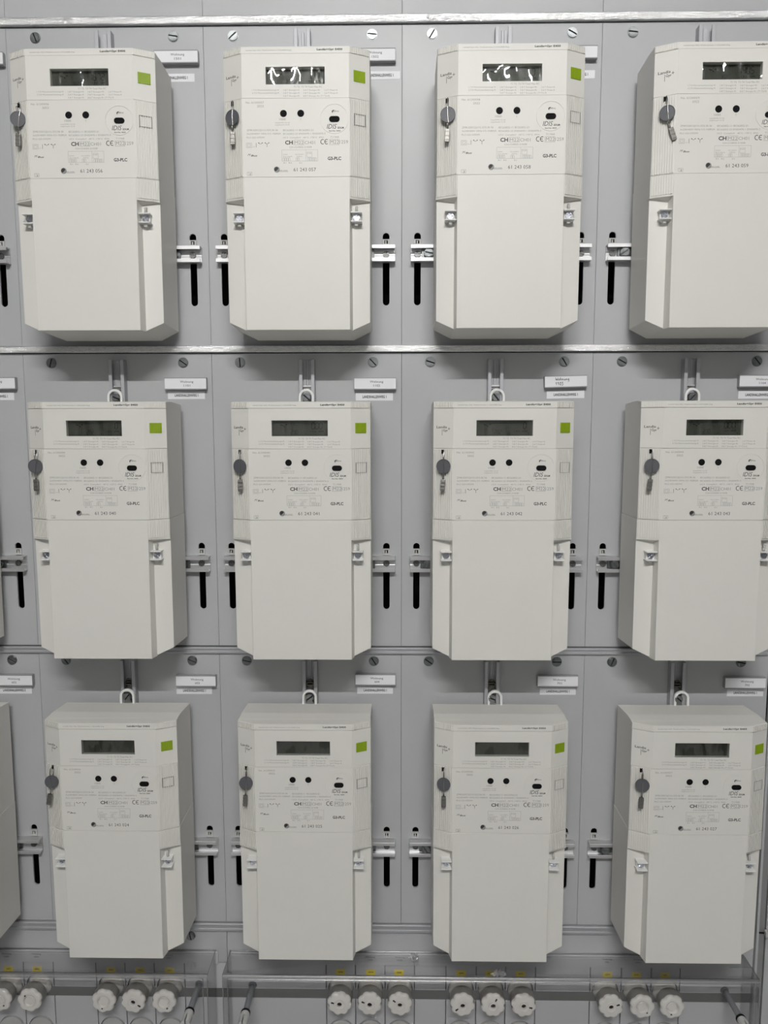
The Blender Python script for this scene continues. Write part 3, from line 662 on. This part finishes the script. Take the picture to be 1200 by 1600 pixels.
def make_cap(kind):
    """fluted ceramic screw cap, axis along -y, centred on the origin"""
    b = MB(); n = 72; lob = 8 if kind == 'small' else 7; dep = .12 if kind == 'small' else .12
    hole = 4.2 if kind == 'small' else 8.4
    rings = []
    for y, rr, dp in ((-25.5, 16.0, dep*.5), (-26.5, 17.3, dep*.7), (-28.6, 17.5, dep), (-30.4, 16.8, dep*1.05), (-31.3, 15.3, dep*.9), (-31.6, 13.2, dep*.45), (-31.5, hole+3.2, 0), (-31.7, hole+1.6, 0), (-31.2, hole+.5, 0), (-30.2, hole, 0), (-28.0, hole*.95, 0)):
        rings.append([(p[0], y, p[1]) for p in cap_profile(rr, n, lob, dp)])
    vs = [p for rg in rings for p in rg]; fs = []
    for i in range(len(rings)-1):
        for k in range(n): fs.append((i*n+k, i*n+(k+1) % n, (i+1)*n+(k+1) % n, (i+1)*n+k))
    b.add(vs, fs, 0, True); b.add(rings[0], [list(range(n))]); b.add(rings[-1], [list(range(n))], 1)
    return b.mesh('screw_cap', ['ceramic', 'ceramic'])
me_cap = {'small': make_cap('small'), 'large': make_cap('large')}
# parts in the window of the cap
me_eye = {'small': MB().prism(circle(0, 0, 7.4, 28), -31.0, -32.2, holes=[circle(0, 0, 6.5, 28)]).prism(circle(0, 0, 4.9, 20), -30, -31.9, holes=[circle(0, 0, 3.3, 20)]).mesh('window_ring', 'ceramic', .2, 1),
          'large': MB().prism(circle(0, 0, 8.9, 28), -31.2, -32.2, holes=[circle(0, 0, 7.9, 28)]).cyl(0, 0, -27.5, -29.4, 7.3, 6.4).mesh('window_ring', 'ceramic', .2, 1)}
me_hole = {'small': MB().cyl(0, 0, -27.9, -29.6, 3.2, n=16).mesh('contact_hole', 'black'), 'large': MB().box(8.4, 10.8, -31.3, -31.85, -1.1, 1.1).mesh('contact_hole', 'black')}
me_test = MB().box(7.8, 11.4, -31.2, -31.9, -.9, .9).cyl(11, 0, -31.2, -31.95, 1.3, n=10).mesh('test_hole', 'black')
b = MB(); n = 40
prof = [(11, 17.4), (1, 17.4), (-3, 15.4), (-9, 15.0), (-13, 16.2)]
for (y0, r0), (y1, r1) in zip(prof, prof[1:]): b.cyl(0, 0, y0, y1, r0, r1, n=n, caps=False)
b.cyl(0, 0, -13, -13.4, 16.2, 12, n=n); me_neck = b.mesh('ceramic_neck', 'ceramic')
b = MB().cyl(0, 0, -12.6, -26.5, 17.0, 17.3, n=n); me_collar = b.mesh('collar', 'collar', .8, 2)
b = MB().cyl(0, 0, 11, -1.0, DISC_R, DISC_R, n=40); b.prism(circle(0, 0, DISC_R, 40), -1, -2.2, holes=[circle(0, 0, DISC_R-3, 40)])
me_disc = b.mesh('lower_disc', 'clip', .4, 2)
me_ystk = MB().box(-6.7, 6.7, 0, -.25, -4.2, 4.2).mesh('yellow_sticker', 'yellow')
FM = [ # x0, x1, sticker text, strip text, cap kind, cap turn
 (-590.1,-547.3,'44F1','Wohnung\n1002','large',.7),(-547.3,-503.7,'44F2','Wohnung\n1404','large',2.3),
 (-441.4,-399.0,'44F4',None,'large',.1),(-399.0,-356.8,'55F2',None,'small',-1.1),(-356.8,-312.6,'55F4','Wohnung\n1503','large',.5),
 (-107.6,-65.4,'55F6',None,'small',1.6),(-65.4,-22.8,'55F4','Wohnung\n1102','small',1.6),(-22.8,19.5,'55F5','Wohnung\n1502','small',1.5),
 (64.6,108.0,'42F4','Wohnung\n1101','small',3.0),(108.0,150.1,'56F5','Wohnung\n1206','small',.0),(150.1,193.2,'55F6','Wohnung\n1301','small',-1.0),
 (271.3,315.8,'42F4','Wohnung\n702','small',0.),(315.8,358.3,'56F5','Wohnung\n1201','large',.7),(358.3,399.3,'TMFU',None,'large',0.)]
BL = [(-750,-590.1),(-503.7,-441.4),(-312.6,-250.2),(-249.6,-107.6),(19.5,64.6),(193.2,271.3),(399.3,501.2)]
ORD = ['first','second','third','fourth','fifth','sixth','seventh','eighth','ninth','tenth','eleventh','twelfth','thirteenth','fourteenth']
for i, (x0, x1, st, lt, kind, turn) in enumerate(FM):
    xc = (x0+x1)/2; side = 'left' if i < 5 else 'right'
    if i < 5: k = i; whr = '%s fuse under the left cover' % ORD[k]
    else: k = i-5; whr = '%s fuse under the right cover' % ORD[k]
    t = thing('fuse_holder', 'grey fuse holder with %s, %s' % ('wide-window cap' if kind == 'large' else 'fluted cap', whr), 'fuse', (xc*.001, 0, Z0), 'screw fuses under the clear covers')
    fuse_plates(t, x0-xc+.7, x1-xc-.7, True)
    kx = .001*0; zc = ZCAP*.001
    nk = obj('ceramic_neck', me_neck, t, (0, 0, zc)); obj('collar', me_collar, t, (0, 0, zc))
    turn = math.radians((45, -122, 100, 31, 60, -166, -157, -142, -216, -67, 11, -22, 50, 100)[i])
    cp = obj('screw_cap', me_cap[kind], t, (0, 0, zc), (0, turn, 0)); obj('window_ring', me_eye[kind], cp); obj('contact_hole', me_hole[kind], cp)
    if kind == 'small': obj('test_hole', me_test, cp)
    obj('lower_disc', me_disc, t, (0, 0, ZDISC*.001), (0, random.uniform(-.3, .3), 0))
    sx = {0: -.5, 1: -1.8, 2: .5, 3: .5, 4: .2, 5: -.6, 6: .5, 7: -1.0, 8: .2, 9: -1.4, 10: 0, 11: 2, 12: 0, 13: -1}[i]
    y = obj('yellow_sticker', me_ystk, t, (sx*.001, 0, -.7713), label='yellow circuit sticker')
    b = MB(); put_text(b, st, sx-3.2, -772.4, 6.8, 2.3, -.3, 0, .03); obj('sticker_lettering', b.mesh('sticker_lettering', 'black_print'), t)
for i, (x0, x1) in enumerate(BL):
    t = thing('blank_plate', 'plain grey blank plate, %s from the left in the fuse row' % ORD[i], 'plate', ((x0+x1)*.0005, 0, Z0), 'blank plates in the fuse row')
    hw = (x1-x0)/2-.6; fuse_plates(t, -hw, hw, False)
# clear covers with their label strips
def cover(x0, x1, lab):
    t = thing('clear_cover', lab, 'cover', (0, 0, Z0)); zt = -738.5; D = -52.0; th = 2.2
    b = MB(); b.box(x0+th, x1-th, -.3, D+th, zt-th, zt); obj('top_panel', b.mesh('top_panel', 'cover'), t)
    b = MB(); b.box(x0+th, x1-th, D, D+1.2, -995, zt-4); obj('front_panel', b.mesh('front_panel', 'cover'), t)
    for s, xx in ((0, x0), (1, x1-th)):
        b = MB(); b.box(xx+.5, xx+th-.5, -.5, D+th, -995, zt-th); obj('side_panel', b.mesh('side_panel', 'cover'), t)
    # rounded, denser edges of the moulding
    b = MB()
    b.prism([(D, zt-4.2), (D, zt-1.4), (D+.5, zt-.4), (D+1.6, zt), (D+4.0, zt), (D+4.0, zt-1.4), (D+2.2, zt-2.2), (D+1.3, zt-4.2)], x0, x1, axis='x')
    for xx in (x0, x1-1.2): b.box(xx, xx+1.2, D, D+1.4, -995, zt-4.0); b.box(xx, xx+1.0, D+1.6, -.3, zt-1.2, zt)
    for xx in (x0+6.5, x1-7.5): b.box(xx, xx+.9, D+1.2, D+3.0, -995, zt-6)
    b.box(x0+1, x1-1, -.3, -1.6, zt-2, zt+.2); b.box(x0+7, x1-7, D+3.4, D+4.2, zt-9, zt-7.8)
    obj('moulded_edge', b.mesh('moulded_edge', 'cover_edge', .25, 1), t)
    b = MB(); b.box(x0+2, x1+ (3.2 if x1 < 0 else -20), -.5, -3.6, zt-19.6, zt-1.5); obj('label_strip', b.mesh('label_strip', 'module', .3, 1), t)
    b = MB()
    for f0, f1, st, lt, kd, tn in FM:
        xc = (f0+f1)/2
        if lt and x0 < xc < x1:
            a, c_ = lt.split('\n'); put_text(b, a, xc-6.9, -746.2, 13.8, 2.5, -3.75, 0, .02); put_text(b, c_, xc-(3.6 if len(c_) > 3 else 2.8), -750.8, 7.2 if len(c_) > 3 else 5.6, 2.5, -3.75, 0, .02)
    obj('strip_lettering', b.mesh('strip_lettering', 'black_print'), t)
cover(-760, -266.0, 'clear plastic cover over the left group of fuses')
cover(-245.8, 487.8, 'clear plastic cover over the right group of fuses')
# long cover screws reaching through the covers
for x, z, lab in ((-.2919, -.7925, 'cover screw at the right end of the left clear cover'), (-.2145, -.7935, 'cover screw at the left end of the right clear cover'), (.4635, -.7945, 'cover screw at the right end of the right clear cover')):
    t = thing('cover_screw', 'long grey '+lab, 'screw', (x, 0, Z0+z), 'long cover screws')
    obj('shaft', MB().cyl(0, 0, 0, -51, 4.2, 4.2, n=20).cyl(0, 0, 0, -3, 6, 5.2, n=20).mesh('shaft', 'rod'), t)
    obj('seal_ring', MB().cyl(0, 0, -51, -54.5, 6.6, 6.8, n=24).mesh('seal_ring', 'black', .6, 2), t)
    b = MB().cyl(0, 0, -54.4, -62, 6.3, 6.6, n=24)
    a = math.asin(.9/6.6)
    for a0, a1 in ((PI/2+a, PI*1.5-a), (-PI/2+a, PI/2-a)): b.prism(circle(0, 0, 6.5, 12, a0, a1), -62, -76)
    obj('slotted_head', b.mesh('slotted_head', 'clip', .5, 2), t)
# scraps of torn film lying on the right cover
def scrap(n, sx, sy, sz, seed):
    rnd = random.Random(seed); b = MB(); k = 7; vs = []
    for i in range(k):
        for j in range(k):
            u, v_ = i/(k-1)-.5, j/(k-1)-.5
            vs.append((sx*u*(1+rnd.uniform(-.35, .35)), sy*v_*(1+rnd.uniform(-.3, .3)), sz*(abs(rnd.gauss(0, .5)))+.4))
    b.add(vs, [(i*k+j, (i+1)*k+j, (i+1)*k+j+1, i*k+j+1) for i in range(k-1) for j in range(k-1) if (i, j) not in ((0, 0), (k-2, 0), (0, k-2), (k-2, k-2))])
    return b.mesh('film_scrap', M['film'])
for p, s, lab, sd, m_ in (((.134, -.0485, -.7382), (19, 9, 7), 'crumpled scrap of clear film on the front edge of the right clear cover', 3, 'film'), ((.0185, -.016, -.7382), (13, 12, 4), 'small torn film scrap on top of the right cover, near the Wohnung 1502 strip label', 5, 'film')):
    o = obj('film_scrap', scrap(7, *s, sd), None, (p[0], p[1], Z0+p[2])); o['label'] = lab; o['category'] = 'scrap'

# ------------------------------------------------------------ right-hand end of the cabinet
t = thing('cabinet_post', 'narrow grey vertical cabinet post at the right picture edge', 'post', (.509, 0, Z0-1.0))
obj('light_strip', MB().box(-6.6, -3.2, 3, -4.5, 0, 1950).mesh('light_strip', 'panel', .4, 2), t)
obj('dark_channel', MB().box(-2.6, 5.2, 4, -2.5, 0, 1950).mesh('dark_channel', 'frame_dark', .4, 2), t)
obj('door_1', MB().box(0, 420, 3, -3.5, 0, 1950).mesh('door_1', 'panel', .5, 2), None, (.516, 0, Z0-1.0), kind='structure')
t2 = thing('door_latch', 'small grey latch on the neighbouring cabinet at the right picture edge', 'latch', (.5125, -.0035, Z0-.7015))
obj('latch_body', MB().box(0, 22, 0, -7, -4.2, 4.2).mesh('latch_body', 'clip', .5, 2), t2)
obj('latch_pin', MB().box(-7, 0, -1, -2.4, -.7, .7).mesh('latch_pin', 'black'), t2)
